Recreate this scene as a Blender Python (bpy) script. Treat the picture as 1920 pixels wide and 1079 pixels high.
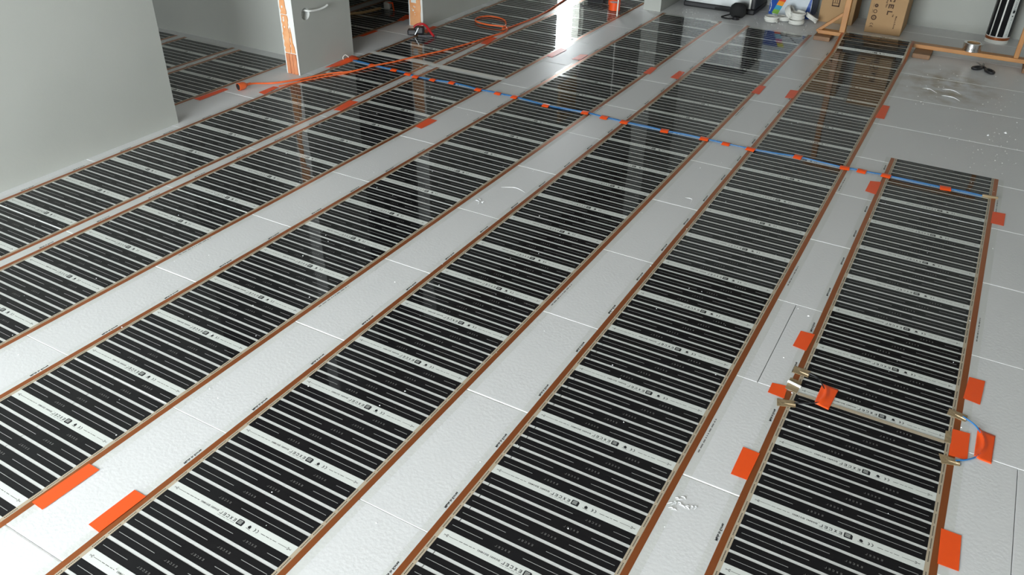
import bpy, bmesh, math, random
from mathutils import Vector, Matrix
random.seed(7)
S = bpy.context.scene
COL = S.collection
for o in list(bpy.data.objects): bpy.data.objects.remove(o)

# ------------------------------------------------------------------ camera
cam_d = bpy.data.cameras.new('camera'); cam = bpy.data.objects.new('camera', cam_d); COL.objects.link(cam)
cam_d.sensor_fit = 'HORIZONTAL'; cam_d.sensor_width = 36.0; cam_d.lens = 1520.68/1920*36
yaw, pitch, roll = (math.radians(a) for a in (-29.2459, -32.7315, 1.14383))
fw = Vector((math.sin(yaw)*math.cos(pitch), math.cos(yaw)*math.cos(pitch), math.sin(pitch)))
rt = Vector((math.cos(yaw), -math.sin(yaw), 0)); up = rt.cross(fw)
r2 = rt*math.cos(roll)+up*math.sin(roll); u2 = up*math.cos(roll)-rt*math.sin(roll)
M = Matrix(((r2.x, u2.x, -fw.x, 0), (r2.y, u2.y, -fw.y, 0), (r2.z, u2.z, -fw.z, 1.64266), (0, 0, 0, 1)))
cam.matrix_world = M; cam_d.clip_start = 0.05; cam_d.clip_end = 100
S.camera = cam

# ------------------------------------------------------------------ daylight (overcast sky through the window openings)
W = bpy.data.worlds.new('overcast_sky'); S.world = W; W.use_nodes = True
bg = W.node_tree.nodes['Background']; bg.inputs[0].default_value = (0.9, 0.965, 1.0, 1); bg.inputs[1].default_value = 9.0
# portals steer the sky light through the real openings
def portal(name, loc, rot, sx, sy):
    l = bpy.data.lights.new(name, 'AREA'); l.shape = 'RECTANGLE'; l.size = sx; l.size_y = sy
    try: l.cycles.is_portal = True
    except Exception: pass
    o = bpy.data.objects.new(name, l); COL.objects.link(o); o.location = loc; o.rotation_euler = rot
    return o
H2 = math.pi/2
portal('daylight_patio_door', (-1.75, -2.57, 1.15), (H2, 0, 0), 3.3, 2.3)
portal('daylight_side_room', (-6.0, -2.57, 1.45), (H2, 0, 0), 1.4, 1.1)
portal('daylight_corridor', (-3.77, 7.5, 0.6), (H2, 0, -H2), 0.62, 0.96)
S.view_settings.view_transform = 'Standard'
try: S.view_settings.look = 'None'
except Exception: pass
S.view_settings.gamma = 1.0; S.view_settings.use_curve_mapping = False
S.view_settings.exposure = 1.3

# ------------------------------------------------------------------ materials
def mat(name, col, rough=0.6, metal=0.0, spec=0.5, bump=None, mott=None, coat=0.0):
    m = bpy.data.materials.new(name); m.use_nodes = True
    nt = m.node_tree; b = nt.nodes['Principled BSDF']
    b.inputs['Base Color'].default_value = (*col, 1); b.inputs['Roughness'].default_value = rough
    b.inputs['Metallic'].default_value = metal; b.inputs['Specular IOR Level'].default_value = spec
    b.inputs['Coat Weight'].default_value = coat
    geo = None
    if bump or mott: geo = nt.nodes.new('ShaderNodeNewGeometry')
    if mott:     # (scale, other colour, amount)
        n = nt.nodes.new('ShaderNodeTexNoise'); n.inputs['Scale'].default_value = mott[0]; n.inputs['Detail'].default_value = 4
        nt.links.new(geo.outputs['Position'], n.inputs['Vector'])
        r = nt.nodes.new('ShaderNodeValToRGB'); r.color_ramp.elements[0].position = 0.35; r.color_ramp.elements[1].position = 0.68
        r.color_ramp.elements[0].color = (*col, 1)
        r.color_ramp.elements[1].color = (*[c*(1-mott[2])+d*mott[2] for c, d in zip(col, mott[1])], 1)
        nt.links.new(n.outputs['Fac'], r.inputs['Fac']); nt.links.new(r.outputs['Color'], b.inputs['Base Color'])
    if bump:     # (scale, strength, distance)
        n = nt.nodes.new('ShaderNodeTexNoise'); n.inputs['Scale'].default_value = bump[0]; n.inputs['Detail'].default_value = bump[3] if len(bump) > 3 else 3
        nt.links.new(geo.outputs['Position'], n.inputs['Vector'])
        bn = nt.nodes.new('ShaderNodeBump'); bn.inputs['Strength'].default_value = bump[1]; bn.inputs['Distance'].default_value = bump[2]
        nt.links.new(n.outputs['Fac'], bn.inputs['Height']); nt.links.new(bn.outputs['Normal'], b.inputs['Normal'])
    return m
WAVE = (3.2, 0.05, 0.02, 1)
MT = {}
MT['carbon'] = mat('carbon_ink', (0.011, 0.011, 0.012), 0.03, spec=0.22, bump=WAVE)
MT['print_white'] = mat('white_print', (0.5, 0.51, 0.5), 0.12)
MT['print_grey'] = mat('grey_print', (0.22, 0.22, 0.21), 0.12)
MT['print_black'] = mat('black_print', (0.02, 0.022, 0.024), 0.15)
MT['logo'] = mat('white_logo_band', (0.66, 0.69, 0.66), 0.1, bump=WAVE)
MT['copper'] = mat('laminated_copper', (0.42, 0.13, 0.042), 0.3, 0.6, bump=(9, 0.1, 0.01, 2))
MT['paste'] = mat('silver_paste', (0.46, 0.39, 0.29), 0.25)
MT['tape'] = mat('orange_tape', (0.9, 0.095, 0.012), 0.38, bump=(40, 0.08, 0.003))
MT['tape_far'] = MT['tape']
MT['wall'] = mat('plaster', (0.45, 0.46, 0.425), 0.85, mott=(1.3, (0.36, 0.37, 0.34), 0.5), bump=(60, 0.1, 0.003))
MT['plaster_white'] = mat('white_plaster_edge', (0.68, 0.69, 0.66), 0.9, bump=(90, 0.6, 0.006))
MT['ceiling'] = mat('raw_ceiling', (0.33, 0.3, 0.27), 0.9, mott=(0.9, (0.17, 0.13, 0.1), 0.8))
MT['slab'] = mat('concrete', (0.3, 0.3, 0.29), 0.9)
MT['foam'] = mat('raw_white_foam', (0.95, 0.96, 0.97), 0.7)
MT['brick'] = mat('orange_clay', (0.68, 0.3, 0.12), 0.9, mott=(14, (0.75, 0.42, 0.22), 0.8), bump=(70, 0.4, 0.004))
MT['brick2'] = mat('red_clay', (0.5, 0.18, 0.08), 0.9, mott=(20, (0.6, 0.25, 0.12), 0.8), bump=(70, 0.4, 0.004))
MT['wood'] = mat('varnished_wood', (0.52, 0.24, 0.07), 0.4, mott=(9, (0.4, 0.17, 0.05), 0.7))
MT['wood_dark'] = mat('brown_wood', (0.2, 0.1, 0.045), 0.55, mott=(12, (0.28, 0.15, 0.07), 0.7))
MT['card'] = mat('cardboard', (0.46, 0.29, 0.145), 0.85, mott=(5, (0.4, 0.25, 0.12), 0.6))
MT['card_ink'] = mat('brown_ink', (0.07, 0.035, 0.02), 0.8)
MT['black'] = mat('black_plastic', (0.013, 0.013, 0.015), 0.45)
MT['black_cloth'] = mat('black_fabric', (0.012, 0.012, 0.012), 0.9)
MT['silver'] = mat('brushed_aluminium', (0.4, 0.41, 0.4), 0.36, 0.9, mott=(6, (0.35, 0.36, 0.37), 0.7))
MT['foil'] = mat('aluminium_foil', (0.8, 0.8, 0.79), 0.22, 1.0, bump=(40, 0.3, 0.006))
MT['white_pl'] = mat('white_plastic', (0.75, 0.75, 0.7), 0.45)
MT['blue'] = mat('blue_wire', (0.022, 0.16, 0.4), 0.35)
MT['cord'] = mat('orange_cord', (0.75, 0.13, 0.03), 0.45)
MT['red'] = mat('red_plastic', (0.42, 0.015, 0.02), 0.4)
MT['mastic'] = mat('taupe_insulating_tape', (0.36, 0.27, 0.155), 0.35, 0.25, bump=(60, 0.6, 0.006))
MT['bag_white'] = mat('white_bag_print', (0.6, 0.66, 0.7), 0.3, bump=(9, 0.5, 0.02))
MT['bag_blue'] = mat('blue_bag_print', (0.02, 0.08, 0.36), 0.3, bump=(9, 0.5, 0.02))
RAIN = [(0.75, 0.72, 0.05), (0.6, 0.07, 0.3), (0.25, 0.6, 0.8), (0.75, 0.07, 0.03), (0.85, 0.33, 0.03), (0.05, 0.35, 0.5), (0.25, 0.5, 0.08)]
for i, c in enumerate(RAIN): MT['rain%d' % i] = mat('rainbow_print_%d' % i, c, 0.3)
MT['wood_frame'] = mat('pale_wood', (0.5, 0.33, 0.16), 0.6)

def board_material():
    m = mat('laminated_foam_board', (0.68, 0.69, 0.695), 0.38, spec=0.5); nt = m.node_tree; b = nt.nodes['Principled BSDF']
    g = nt.nodes.new('ShaderNodeNewGeometry')
    n1 = nt.nodes.new('ShaderNodeTexNoise'); n1.inputs['Scale'].default_value = 95; n1.inputs['Detail'].default_value = 3
    n2 = nt.nodes.new('ShaderNodeTexNoise'); n2.inputs['Scale'].default_value = 7; n2.inputs['Detail'].default_value = 3
    for n in (n1, n2): nt.links.new(g.outputs['Position'], n.inputs['Vector'])
    mul = nt.nodes.new('ShaderNodeMath'); mul.operation = 'MULTIPLY'
    nt.links.new(n1.outputs['Fac'], mul.inputs[0]); nt.links.new(n2.outputs['Fac'], mul.inputs[1])
    bp = nt.nodes.new('ShaderNodeBump'); bp.inputs['Strength'].default_value = 0.35; bp.inputs['Distance'].default_value = 0.003
    nt.links.new(mul.outputs[0], bp.inputs['Height']); nt.links.new(bp.outputs['Normal'], b.inputs['Normal'])
    # footprints of brown dirt beside the scissors
    dist = nt.nodes.new('ShaderNodeVectorMath'); dist.operation = 'SUBTRACT'; dist.inputs[1].default_value = (-0.08, 5.68, 0)
    nt.links.new(g.outputs['Position'], dist.inputs[0])
    sc = nt.nodes.new('ShaderNodeVectorMath'); sc.operation = 'MULTIPLY'; sc.inputs[1].default_value = (3.2, 2.2, 0)
    nt.links.new(dist.outputs[0], sc.inputs[0])
    ln = nt.nodes.new('ShaderNodeVectorMath'); ln.operation = 'LENGTH'; nt.links.new(sc.outputs[0], ln.inputs[0])
    n3 = nt.nodes.new('ShaderNodeTexNoise'); n3.inputs['Scale'].default_value = 9; n3.inputs['Detail'].default_value = 5
    nt.links.new(g.outputs['Position'], n3.inputs['Vector'])
    mr = nt.nodes.new('ShaderNodeMapRange'); mr.inputs[1].default_value = 0.25; mr.inputs[2].default_value = 1.1; mr.inputs[3].default_value = 1; mr.inputs[4].default_value = 0
    nt.links.new(ln.outputs['Value'], mr.inputs[0])
    mr2 = nt.nodes.new('ShaderNodeMapRange'); mr2.inputs[1].default_value = 0.38; mr2.inputs[2].default_value = 0.66
    nt.links.new(n3.outputs['Fac'], mr2.inputs[0])
    mm = nt.nodes.new('ShaderNodeMath'); mm.operation = 'MULTIPLY'
    nt.links.new(mr.outputs[0], mm.inputs[0]); nt.links.new(mr2.outputs[0], mm.inputs[1])
    mx = nt.nodes.new('ShaderNodeMix'); mx.data_type = 'RGBA'
    mx.inputs[6].default_value = (0.68, 0.69, 0.695, 1); mx.inputs[7].default_value = (0.33, 0.26, 0.16, 1)
    nt.links.new(mm.outputs[0], mx.inputs[0]); nt.links.new(mx.outputs[2], b.inputs['Base Color'])
    return m
MT['board'] = board_material()

def clear_material():
    m = bpy.data.materials.new('clear_laminate'); m.use_nodes = True; nt = m.node_tree
    for n in list(nt.nodes): nt.nodes.remove(n)
    out = nt.nodes.new('ShaderNodeOutputMaterial'); mix = nt.nodes.new('ShaderNodeMixShader')
    lw = nt.nodes.new('ShaderNodeLayerWeight'); lw.inputs[0].default_value = 0.5
    pw = nt.nodes.new('ShaderNodeMath'); pw.operation = 'POWER'; pw.inputs[1].default_value = 5
    fr = nt.nodes.new('ShaderNodeMath'); fr.operation = 'MULTIPLY_ADD'; fr.inputs[1].default_value = 0.35; fr.inputs[2].default_value = 0.035
    nt.links.new(lw.outputs['Facing'], pw.inputs[0]); nt.links.new(pw.outputs[0], fr.inputs[0])
    tr = nt.nodes.new('ShaderNodeBsdfTransparent'); tr.inputs[0].default_value = (0.985, 0.99, 0.975, 1)
    gl = nt.nodes.new('ShaderNodeBsdfGlossy'); gl.inputs['Roughness'].default_value = 0.12
    nt.links.new(fr.outputs[0], mix.inputs[0]); nt.links.new(tr.outputs[0], mix.inputs[1]); nt.links.new(gl.outputs[0], mix.inputs[2])
    nt.links.new(mix.outputs[0], out.inputs[0]); return m
MT['clear'] = clear_material()

# ------------------------------------------------------------------ mesh helpers
class MB:
    def __init__(s): s.v = []; s.f = []; s.mi = []
    def add(s, vs, fs, mi=0):
        k = len(s.v); s.v += [tuple(v) for v in vs]; s.f += [tuple(i+k for i in f) for f in fs]; s.mi += [mi]*len(fs); return s
    def box(s, x0, x1, y0, y1, z0, z1, mi=0):
        return s.add([(x0,y0,z0),(x1,y0,z0),(x1,y1,z0),(x0,y1,z0),(x0,y0,z1),(x1,y0,z1),(x1,y1,z1),(x0,y1,z1)],
                     [(0,3,2,1),(4,5,6,7),(0,1,5,4),(1,2,6,5),(2,3,7,6),(3,0,4,7)], mi)
    def poly(s, pts, z0, z1, mi=0):            # extruded outline (counter-clockwise)
        n = len(pts)
        a = sum(pts[i][0]*pts[(i+1) % n][1]-pts[(i+1) % n][0]*pts[i][1] for i in range(n))
        if a < 0: pts = pts[::-1]
        vs = [(x, y, z0) for x, y in pts]+[(x, y, z1) for x, y in pts]
        return s.add(vs, [tuple(range(n-1, -1, -1)), tuple(range(n, 2*n))]+[(i, (i+1) % n, n+(i+1) % n, n+i) for i in range(n)], mi)
    def cyl(s, c, r, z0, z1, n=24, mi=0, r1=None):
        r1 = r if r1 is None else r1
        vs = [(c[0]+r*math.cos(2*math.pi*i/n), c[1]+r*math.sin(2*math.pi*i/n), z0) for i in range(n)] + \
             [(c[0]+r1*math.cos(2*math.pi*i/n), c[1]+r1*math.sin(2*math.pi*i/n), z1) for i in range(n)]
        return s.add(vs, [tuple(range(n-1, -1, -1)), tuple(range(n, 2*n))]+[(i, (i+1) % n, n+(i+1) % n, n+i) for i in range(n)], mi)
    def lathe(s, prof, c=(0, 0), n=32, mi=0, close=False):
        k = len(prof); vs = []
        for i in range(n):
            a = 2*math.pi*i/n
            vs += [(c[0]+r*math.cos(a), c[1]+r*math.sin(a), z) for r, z in prof]
        fs = []
        for i in range(n):
            j = (i+1) % n
            for q in range(k if close else k-1):
                w = (q+1) % k
                fs.append((i*k+q, j*k+q, j*k+w, i*k+w))
        return s.add(vs, fs, mi)
    def tube(s, path, r, n=8, mi=0, cyc=False):
        P = [Vector(p) for p in path]; m = len(P); vs = []
        for i, p in enumerate(P):
            a = P[(i-1) % m] if (i or cyc) else p; b = P[(i+1) % m] if (i < m-1 or cyc) else p
            t = (b-a).normalized(); u = t.cross(Vector((0, 0, 1)))
            if u.length < 1e-3: u = t.cross(Vector((1, 0, 0)))
            u.normalize(); w = u.cross(t)
            rr = r[i] if isinstance(r, (list, tuple)) else r
            vs += [p+u*rr*math.cos(2*math.pi*k/n)+w*rr*math.sin(2*math.pi*k/n) for k in range(n)]
        fs = []
        for i in range(m if cyc else m-1):
            j = (i+1) % m
            fs += [(i*n+k, i*n+(k+1) % n, j*n+(k+1) % n, j*n+k) for k in range(n)]
        if not cyc: fs += [tuple(range(n)), tuple(range((m-1)*n+n-1, (m-1)*n-1, -1))]
        return s.add(vs, fs, mi)
    def xf(s, mtx, start=0):
        for i in range(start, len(s.v)): s.v[i] = tuple(mtx @ Vector(s.v[i]))
        return s
    def mesh(s, name, mats, smooth=False, fix=True):
        me = bpy.data.meshes.new(name); me.from_pydata(s.v, [], s.f)
        for m in mats: me.materials.append(MT[m] if isinstance(m, str) else m)
        me.polygons.foreach_set('material_index', s.mi)
        if fix:
            bm = bmesh.new(); bm.from_mesh(me); bmesh.ops.recalc_face_normals(bm, faces=bm.faces); bm.to_mesh(me); bm.free()
        if smooth:
            me.polygons.foreach_set('use_smooth', [True]*len(me.polygons))
            try: me.set_sharp_from_angle(angle=math.radians(40))
            except Exception: pass
        me.update(); return me
def link(name, me, parent=None, loc=(0, 0, 0), rot=(0, 0, 0)):
    o = bpy.data.objects.new(name, me); COL.objects.link(o); o.location = loc; o.rotation_euler = rot
    if parent: o.parent = parent
    return o
def tag(o, label, cat, group=None, kind=None):
    o['label'] = label
    if cat: o['category'] = cat
    if group: o['group'] = group
    if kind: o['kind'] = kind
    return o
def thing(name, label, cat, loc=(0, 0, 0), rz=0, group=None):
    o = bpy.data.objects.new(name, None); o.empty_display_size = 0.05; COL.objects.link(o); o.location = loc; o.rotation_euler = (0, 0, rz)
    return tag(o, label, cat, group)
def bevel(o, w=0.004, seg=2):
    m = o.modifiers.new('bevel', 'BEVEL'); m.width = w; m.segments = seg; m.limit_method = 'ANGLE'; return o
def smooth_path(pts, n=8):
    P = [Vector(p) for p in pts]; out = []
    for i in range(len(P)-1):
        a = P[max(i-1, 0)]; b = P[i]; c = P[i+1]; d = P[min(i+2, len(P)-1)]
        for k in range(n):
            t = k/n
            out.append(0.5*((2*b)+(c-a)*t+(2*a-5*b+4*c-d)*t*t+(3*b-a-3*c+d)*t**3))
    out.append(P[-1]); return out
# lettering: block capitals from quads, other text from the built-in font
def letter(mb, ch, x, y, w, h, z, mi, mir=1, t=None):
    t = t or h*0.2
    def q(x0, y0, x1, y1): mb.add([(mir*(x+x0), y+y0, z), (mir*(x+x1), y+y0, z), (mir*(x+x1), y+y1, z), (mir*(x+x0), y+y1, z)], [(0, 1, 2, 3)], mi)
    if ch == 'E': q(0,0,t,h); q(t,0,w,t); q(t,h-t,w,h); q(t,h/2-t/2,w*.9,h/2+t/2)
    elif ch == 'L': q(0,0,t,h); q(t,0,w,t)
    elif ch == 'C': q(0,t*.6,t,h-t*.6); q(t*.6,0,w,t); q(t*.6,h-t,w,h); q(w-t*.7,h-t*1.6,w,h-t); q(w-t*.7,t,w,t*1.6)
    elif ch == 'X':
        s = t*1.2
        for a, b in ((0, w-s), (w-s, 0)):
            mb.add([(mir*(x+a), y, z), (mir*(x+a+s), y, z), (mir*(x+b+s), y+h, z), (mir*(x+b), y+h, z)], [(0, 1, 2, 3)], mi)
_tc = {}
def text_geo(s, size):
    if (s, size) in _tc: return _tc[(s, size)]
    cu = bpy.data.curves.new('text', 'FONT'); cu.body = s; cu.size = size; cu.resolution_u = 1; cu.align_x = 'CENTER'; cu.align_y = 'CENTER'; cu.offset = size*0.03
    ob = bpy.data.objects.new('text', cu); COL.objects.link(ob)
    dg = bpy.context.evaluated_depsgraph_get(); dg.update()
    me = bpy.data.meshes.new_from_object(ob.evaluated_get(dg))
    r = ([tuple(v.co) for v in me.vertices], [tuple(p.vertices) for p in me.polygons])
    bpy.data.objects.remove(ob); bpy.data.curves.remove(cu); bpy.data.meshes.remove(me)
    _tc[(s, size)] = r; return r
def text(mb, s, size, fn, mi):
    v, f = text_geo(s, size); mb.add([fn(p[0], p[1]) for p in v], f, mi)

# ------------------------------------------------------------------ the room
def struct(name, mb, mats, parent=None, smooth=False, loc=(0, 0, 0)):
    o = link(name, mb.mesh(name, mats, smooth), parent, loc)
    if not parent: o['kind'] = 'structure'
    return o
XW, TOP = -3.592, 2.65
slab = struct('floor', MB().box(-8.2, 2.6, -2.65, 6.4, -0.2, -0.05).box(XW-0.125, 2.6, 6.4, 10.3, -0.2, -0.05), ['slab'])
slab['label'] = 'floor of white laminated foam insulation boards laid in staggered rows'
rows = [-2.6, -2.06, -1.52, -0.98, -0.46, 0.07, 0.594, 1.118, 1.645, 2.152, 2.672, 3.205, 3.72, 4.218, 4.756, 5.285, 5.812, 6.37, 6.9, 7.43, 7.96, 8.5, 9.04, 9.6, 10.15]
bcache = {}
BRIGHT = {0.594: .004, 1.645: .003, 3.205: .0028, 4.218: .0026, 4.756: .0034, 5.285: .003, 5.812: .003, 6.37: .0028, 6.9: .0035, 2.152: .0012, 3.72: .0012}   # joints that show raw white foam
def board(x0, x1, y0, y1, dz):
    c0, c1 = BRIGHT.get(y0, .0006), BRIGHT.get(y1, .0006)
    lx, ly = x1-x0, y1-y0; key = (round(lx, 3), round(ly, 3), c0, c1)
    if key not in bcache:
        g, c = 0.0009, 0.0006; b = MB()
        o = [(g, g), (lx-g, g), (lx-g, ly-g), (g, ly-g)]; i = [(g+c, g+c0), (lx-g-c, g+c0), (lx-g-c, ly-g-c1), (g+c, ly-g-c1)]
        vs = [(x, y, -0.05) for x, y in o]+[(x, y, -0.0012) for x, y in o]+[(x, y, 0) for x, y in i]
        b.add(vs, [(8, 9, 10, 11)], 0)
        b.add(vs, [(k, (k+1) % 4, 4+(k+1) % 4, 4+k) for k in (0, 2)]+[(4+k, 4+(k+1) % 4, 8+(k+1) % 4, 8+k) for k in (0, 2)]+[(3, 2, 1, 0)], 1)
        b.add(vs, [(k, (k+1) % 4, 4+(k+1) % 4, 4+k) for k in (1, 3)]+[(4+k, 4+(k+1) % 4, 8+(k+1) % 4, 8+k) for k in (1, 3)], 0)
        bcache[key] = b.mesh('floor_board', ['board', 'foam'])
    link('floor_board', bcache[key], slab, (x0, y0, dz))
XS = [.441]*9+[.95, .441, .441, .441, .55, .55, .55, .55, .328, .55, .55, .55, .55, .55, .55, .55, .55]
for k in range(len(rows)-1):
    x = XS[k]+1.25*2
    while x > 2.6: x -= 1.25
    edges = [2.6]
    while x > -8.2: edges.append(x); x -= 1.25
    edges.append(-8.2)
    for a, b in zip(edges[:-1], edges[1:]):
        if a-b < 0.02: continue
        if rows[k] > 6.36 and b < XW-0.1:
            if a < XW+.1: continue
            b = XW-0.1
        board(b, a, rows[k], rows[k+1], 0.0)

def wall_box(name, *bx, label=None):
    o = struct(name, MB().box(*bx), ['wall'])
    if label: o['label'] = label
    return o
# left wall: near length, the pier with the socket hole, the far length
wall_box('wall_left', XW-0.11, XW, -2.55, 2.714, 0, TOP, label='near length of grey plastered wall on the left')
yb0, yb1 = 3.662, 4.182
def pier():
    b = MB(); x = XW; n = 28; cy, cz, R = 3.77, 0.352, 0.036
    inner = [(x, cy+R*math.cos(2*math.pi*i/n), cz+R*math.sin(2*math.pi*i/n)) for i in range(n)]
    bot = [(x-0.045, p[1], p[2]) for p in inner]
    outer = []
    for i in range(n):       # project each angle on the rectangle edge of the face
        a = 2*math.pi*i/n; c, s = math.cos(a), math.sin(a)
        t = min(((yb1-cy)/c if c > 1e-9 else (yb0-cy)/c if c < -1e-9 else 1e9), ((0.7-cz)/s if s > 1e-9 else (0-cz)/s if s < -1e-9 else 1e9))
        outer.append((x, cy+t*c, cz+t*s))
    b.add(inner+outer, [(i, (i+1) % n, n+(i+1) % n, n+i) for i in range(n)], 0)
    for ya, za, q in ((yb1, 0.7, 0), (yb0, 0.7, 1), (yb0, 0.0, 2), (yb1, 0.0, 3)):   # fill the four corners
        for i in range(n):
            p, w = outer[i], outer[(i+1) % n]
            if abs(p[1]-w[1]) > 1e-6 and abs(p[2]-w[2]) > 1e-6:
                cyy = ya; czz = za
                if min(p[1], w[1])-1e-6 <= cyy <= max(p[1], w[1])+1e-6 and min(p[2], w[2])-1e-6 <= czz <= max(p[2], w[2])+1e-6:
                    b.add([p, w, (x, cyy, czz)], [(0, 1, 2)], 0)
    b.add(inner+bot, [(i, (i+1) % n, n+(i+1) % n, n+i) for i in range(n)], 1); b.add(bot, [tuple(range(n))], 1)
    X0 = XW-0.107
    b.add([(x, yb0, 0.7), (x, yb1, 0.7), (x, yb1, TOP), (x, yb0, TOP)], [(0, 1, 2, 3)], 0)
    b.add([(X0, yb0, 0), (x, yb0, 0), (x, yb0, TOP), (X0, yb0, TOP)], [(0, 1, 2, 3)], 2)
    b.add([(X0, yb1, 0), (x, yb1, 0), (x, yb1, TOP), (X0, yb1, TOP)], [(0, 1, 2, 3)], 0)
    b.add([(X0, yb0, 0), (X0, yb1, 0), (X0, yb1, TOP), (X0, yb0, TOP)], [(0, 1, 2, 3)], 0)
    o = link('wall_pier', b.mesh('wall_pier', ['wall', 'plaster_white', 'plaster_white'], fix=False)); o['kind'] = 'structure'
    o['label'] = 'plastered pier with bare clay end and round socket hole'
    return o
pierB = pier()
def jag(x0, x1, z0, z1, amp, n=9):     # ragged outline of broken clay
    pts = []
    for i in range(n+1): pts.append((x0+random.uniform(-amp, amp), z0+(z1-z0)*i/n))
    for i in range(n, -1, -1): pts.append((x1+random.uniform(-amp, amp), z0+(z1-z0)*i/n))
    return pts
def clay(parent, pts, y, m, t=0.006):
    b = MB().poly(pts, -0.004, t).xf(Matrix(((1,0,0,0),(0,0,-1,y),(0,1,0,0),(0,0,0,1))))
    return link('brick', b.mesh('brick', [m]), parent)
xa = XW-0.107
for a, c in ((0.014, 0.04), (0.044, 0.067), (0.07, 0.095)): clay(pierB, jag(xa+a, xa+c, 0.002, 0.128, 0.0015, 7), yb0, 'brick2')
clay(pierB, jag(xa+0.015, xa+0.06, 0.134, 0.36, 0.0055, 16), yb0, 'brick')
clay(pierB, [(xa+0.066, 0.134), (xa+0.094, 0.134), (xa+0.09, 0.17), (xa+0.08, 0.2), (xa+0.078, 0.25), (xa+0.072, 0.29), (xa+0.068, 0.26), (xa+0.067, 0.19)], yb0, 'brick')
clay(pierB, jag(xa+0.018, xa+0.056, 0.366, 0.62, 0.006, 14), yb0, 'brick')
clay(pierB, jag(xa+0.016, xa+0.09, 0.63, 0.88, 0.004, 10), yb0, 'brick')
for z, s in ((0.33, 0.007), (0.29, 0.004), (0.345, 0.005), (0.41, 0.006)):
    pts = [(xa+0.034+s*random.uniform(.7, 1.2)*math.cos(i*.9), z+1.4*s*random.uniform(.7, 1.2)*math.sin(i*.9)) for i in range(7)]
    o = clay(pierB, pts, yb0, 'plaster_white', 0.0075); o.name = 'plaster_dab'
# far length of the left wall with a narrow window
yc0 = 4.99
wc = MB(); x0 = XW-0.125
wc.box(x0, XW, yc0, 7.2, 0, TOP); wc.box(x0, XW, 7.8, 10.2, 0, TOP); wc.box(x0, XW, 7.2, 7.8, 0, 0.16); wc.box(x0, XW, 7.2, 7.8, 1.05, TOP)
wallC = struct('wall_left', wc, ['wall']); wallC['label'] = 'far length of the left wall with bare orange clay end'
e = link('plaster_end', MB().box(x0, XW, yc0-0.003, yc0, 0, TOP).mesh('plaster_end', ['plaster_white']), wallC)
clay(wallC, jag(x0+0.014, x0+0.108, 0.004, 0.33, 0.003, 14), yc0-0.003, 'brick')
clay(wallC, jag(x0+0.014, x0+0.108, 0.337, 0.66, 0.003, 14), yc0-0.003, 'brick')
clay(wallC, jag(x0+0.03, x0+0.075, 0.17, 0.22, 0.004, 4), yc0-0.003, 'plaster_white', 0.009).name = 'plaster_dab'
for dx, z, s in ((0.052, 0.145, .004), (0.062, 0.14, .005), (0.045, 0.115, .007), (0.058, 0.1, .004), (0.06, 0.085, .003), (0.036, 0.125, .003)):
    clay(wallC, [(x0+dx+s*math.cos(i*1.05), z+s*math.sin(i*1.05)) for i in range(6)], yc0-0.003, 'plaster_white', 0.008).name = 'plaster_dab'
win = struct('window_1', MB().box(x0+0.02, XW-0.03, 7.2, 7.235, 0.16, 1.05).box(x0+0.02, XW-0.03, 7.765, 7.8, 0.16, 1.05).box(x0+0.02, XW-0.03, 7.2, 7.8, 1.015, 1.05).box(x0+0.02, XW-0.03, 7.2, 7.8, 0.16, 0.19), ['white_pl'])
win['label'] = 'narrow window in the far length of left wall'
link('roller_box', MB().box(XW-0.01, XW+0.03, 7.3, 7.68, 1.1, 1.5).mesh('roller_box', ['wood_frame']), win)
wall_box('wall_partition', -8.2, XW-0.107, 3.925, 4.03, 0, TOP, label='grey partition wall across the side room on the left')
wall_box('wall_stub', -2.418, -2.273, 6.41, 10.2, 0, TOP, label='grey end of the short wall beside the film ends')
wall_box('wall_far', -2.273, 2.6, 7.135, 7.25, 0, TOP, label='far grey wall behind the cartons')
wall_box('wall_corridor', XW-0.125, -2.273, 10.2, 10.3, 0, TOP)
wall_box('wall_right', 2.5, 2.6, -2.55, 7.135, 0, TOP)
wall_box('wall_side', -8.2, -8.1, -2.55, 6.4, 0, TOP)
wall_box('wall_darkroom', -8.1, XW-0.125, 6.3, 6.4, 0, TOP)
bw = MB()
for a in ((-8.2, -6.7, 0, TOP), (-6.7, -5.3, 0, .9), (-6.7, -5.3, 2.0, TOP), (-5.3, -3.4, 0, TOP), (-3.4, -0.1, 2.3, TOP), (-0.1, 2.6, 0, TOP)):
    bw.box(a[0], a[1], -2.65, -2.55, a[2], a[3])
struct('wall_back', bw, ['wall'])
struct('ceiling', MB().box(-8.2, 2.6, -2.65, 6.4, TOP, TOP+0.12).box(XW-0.125, 2.6, 6.4, 10.3, TOP, TOP+0.12), ['ceiling'])

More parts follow.
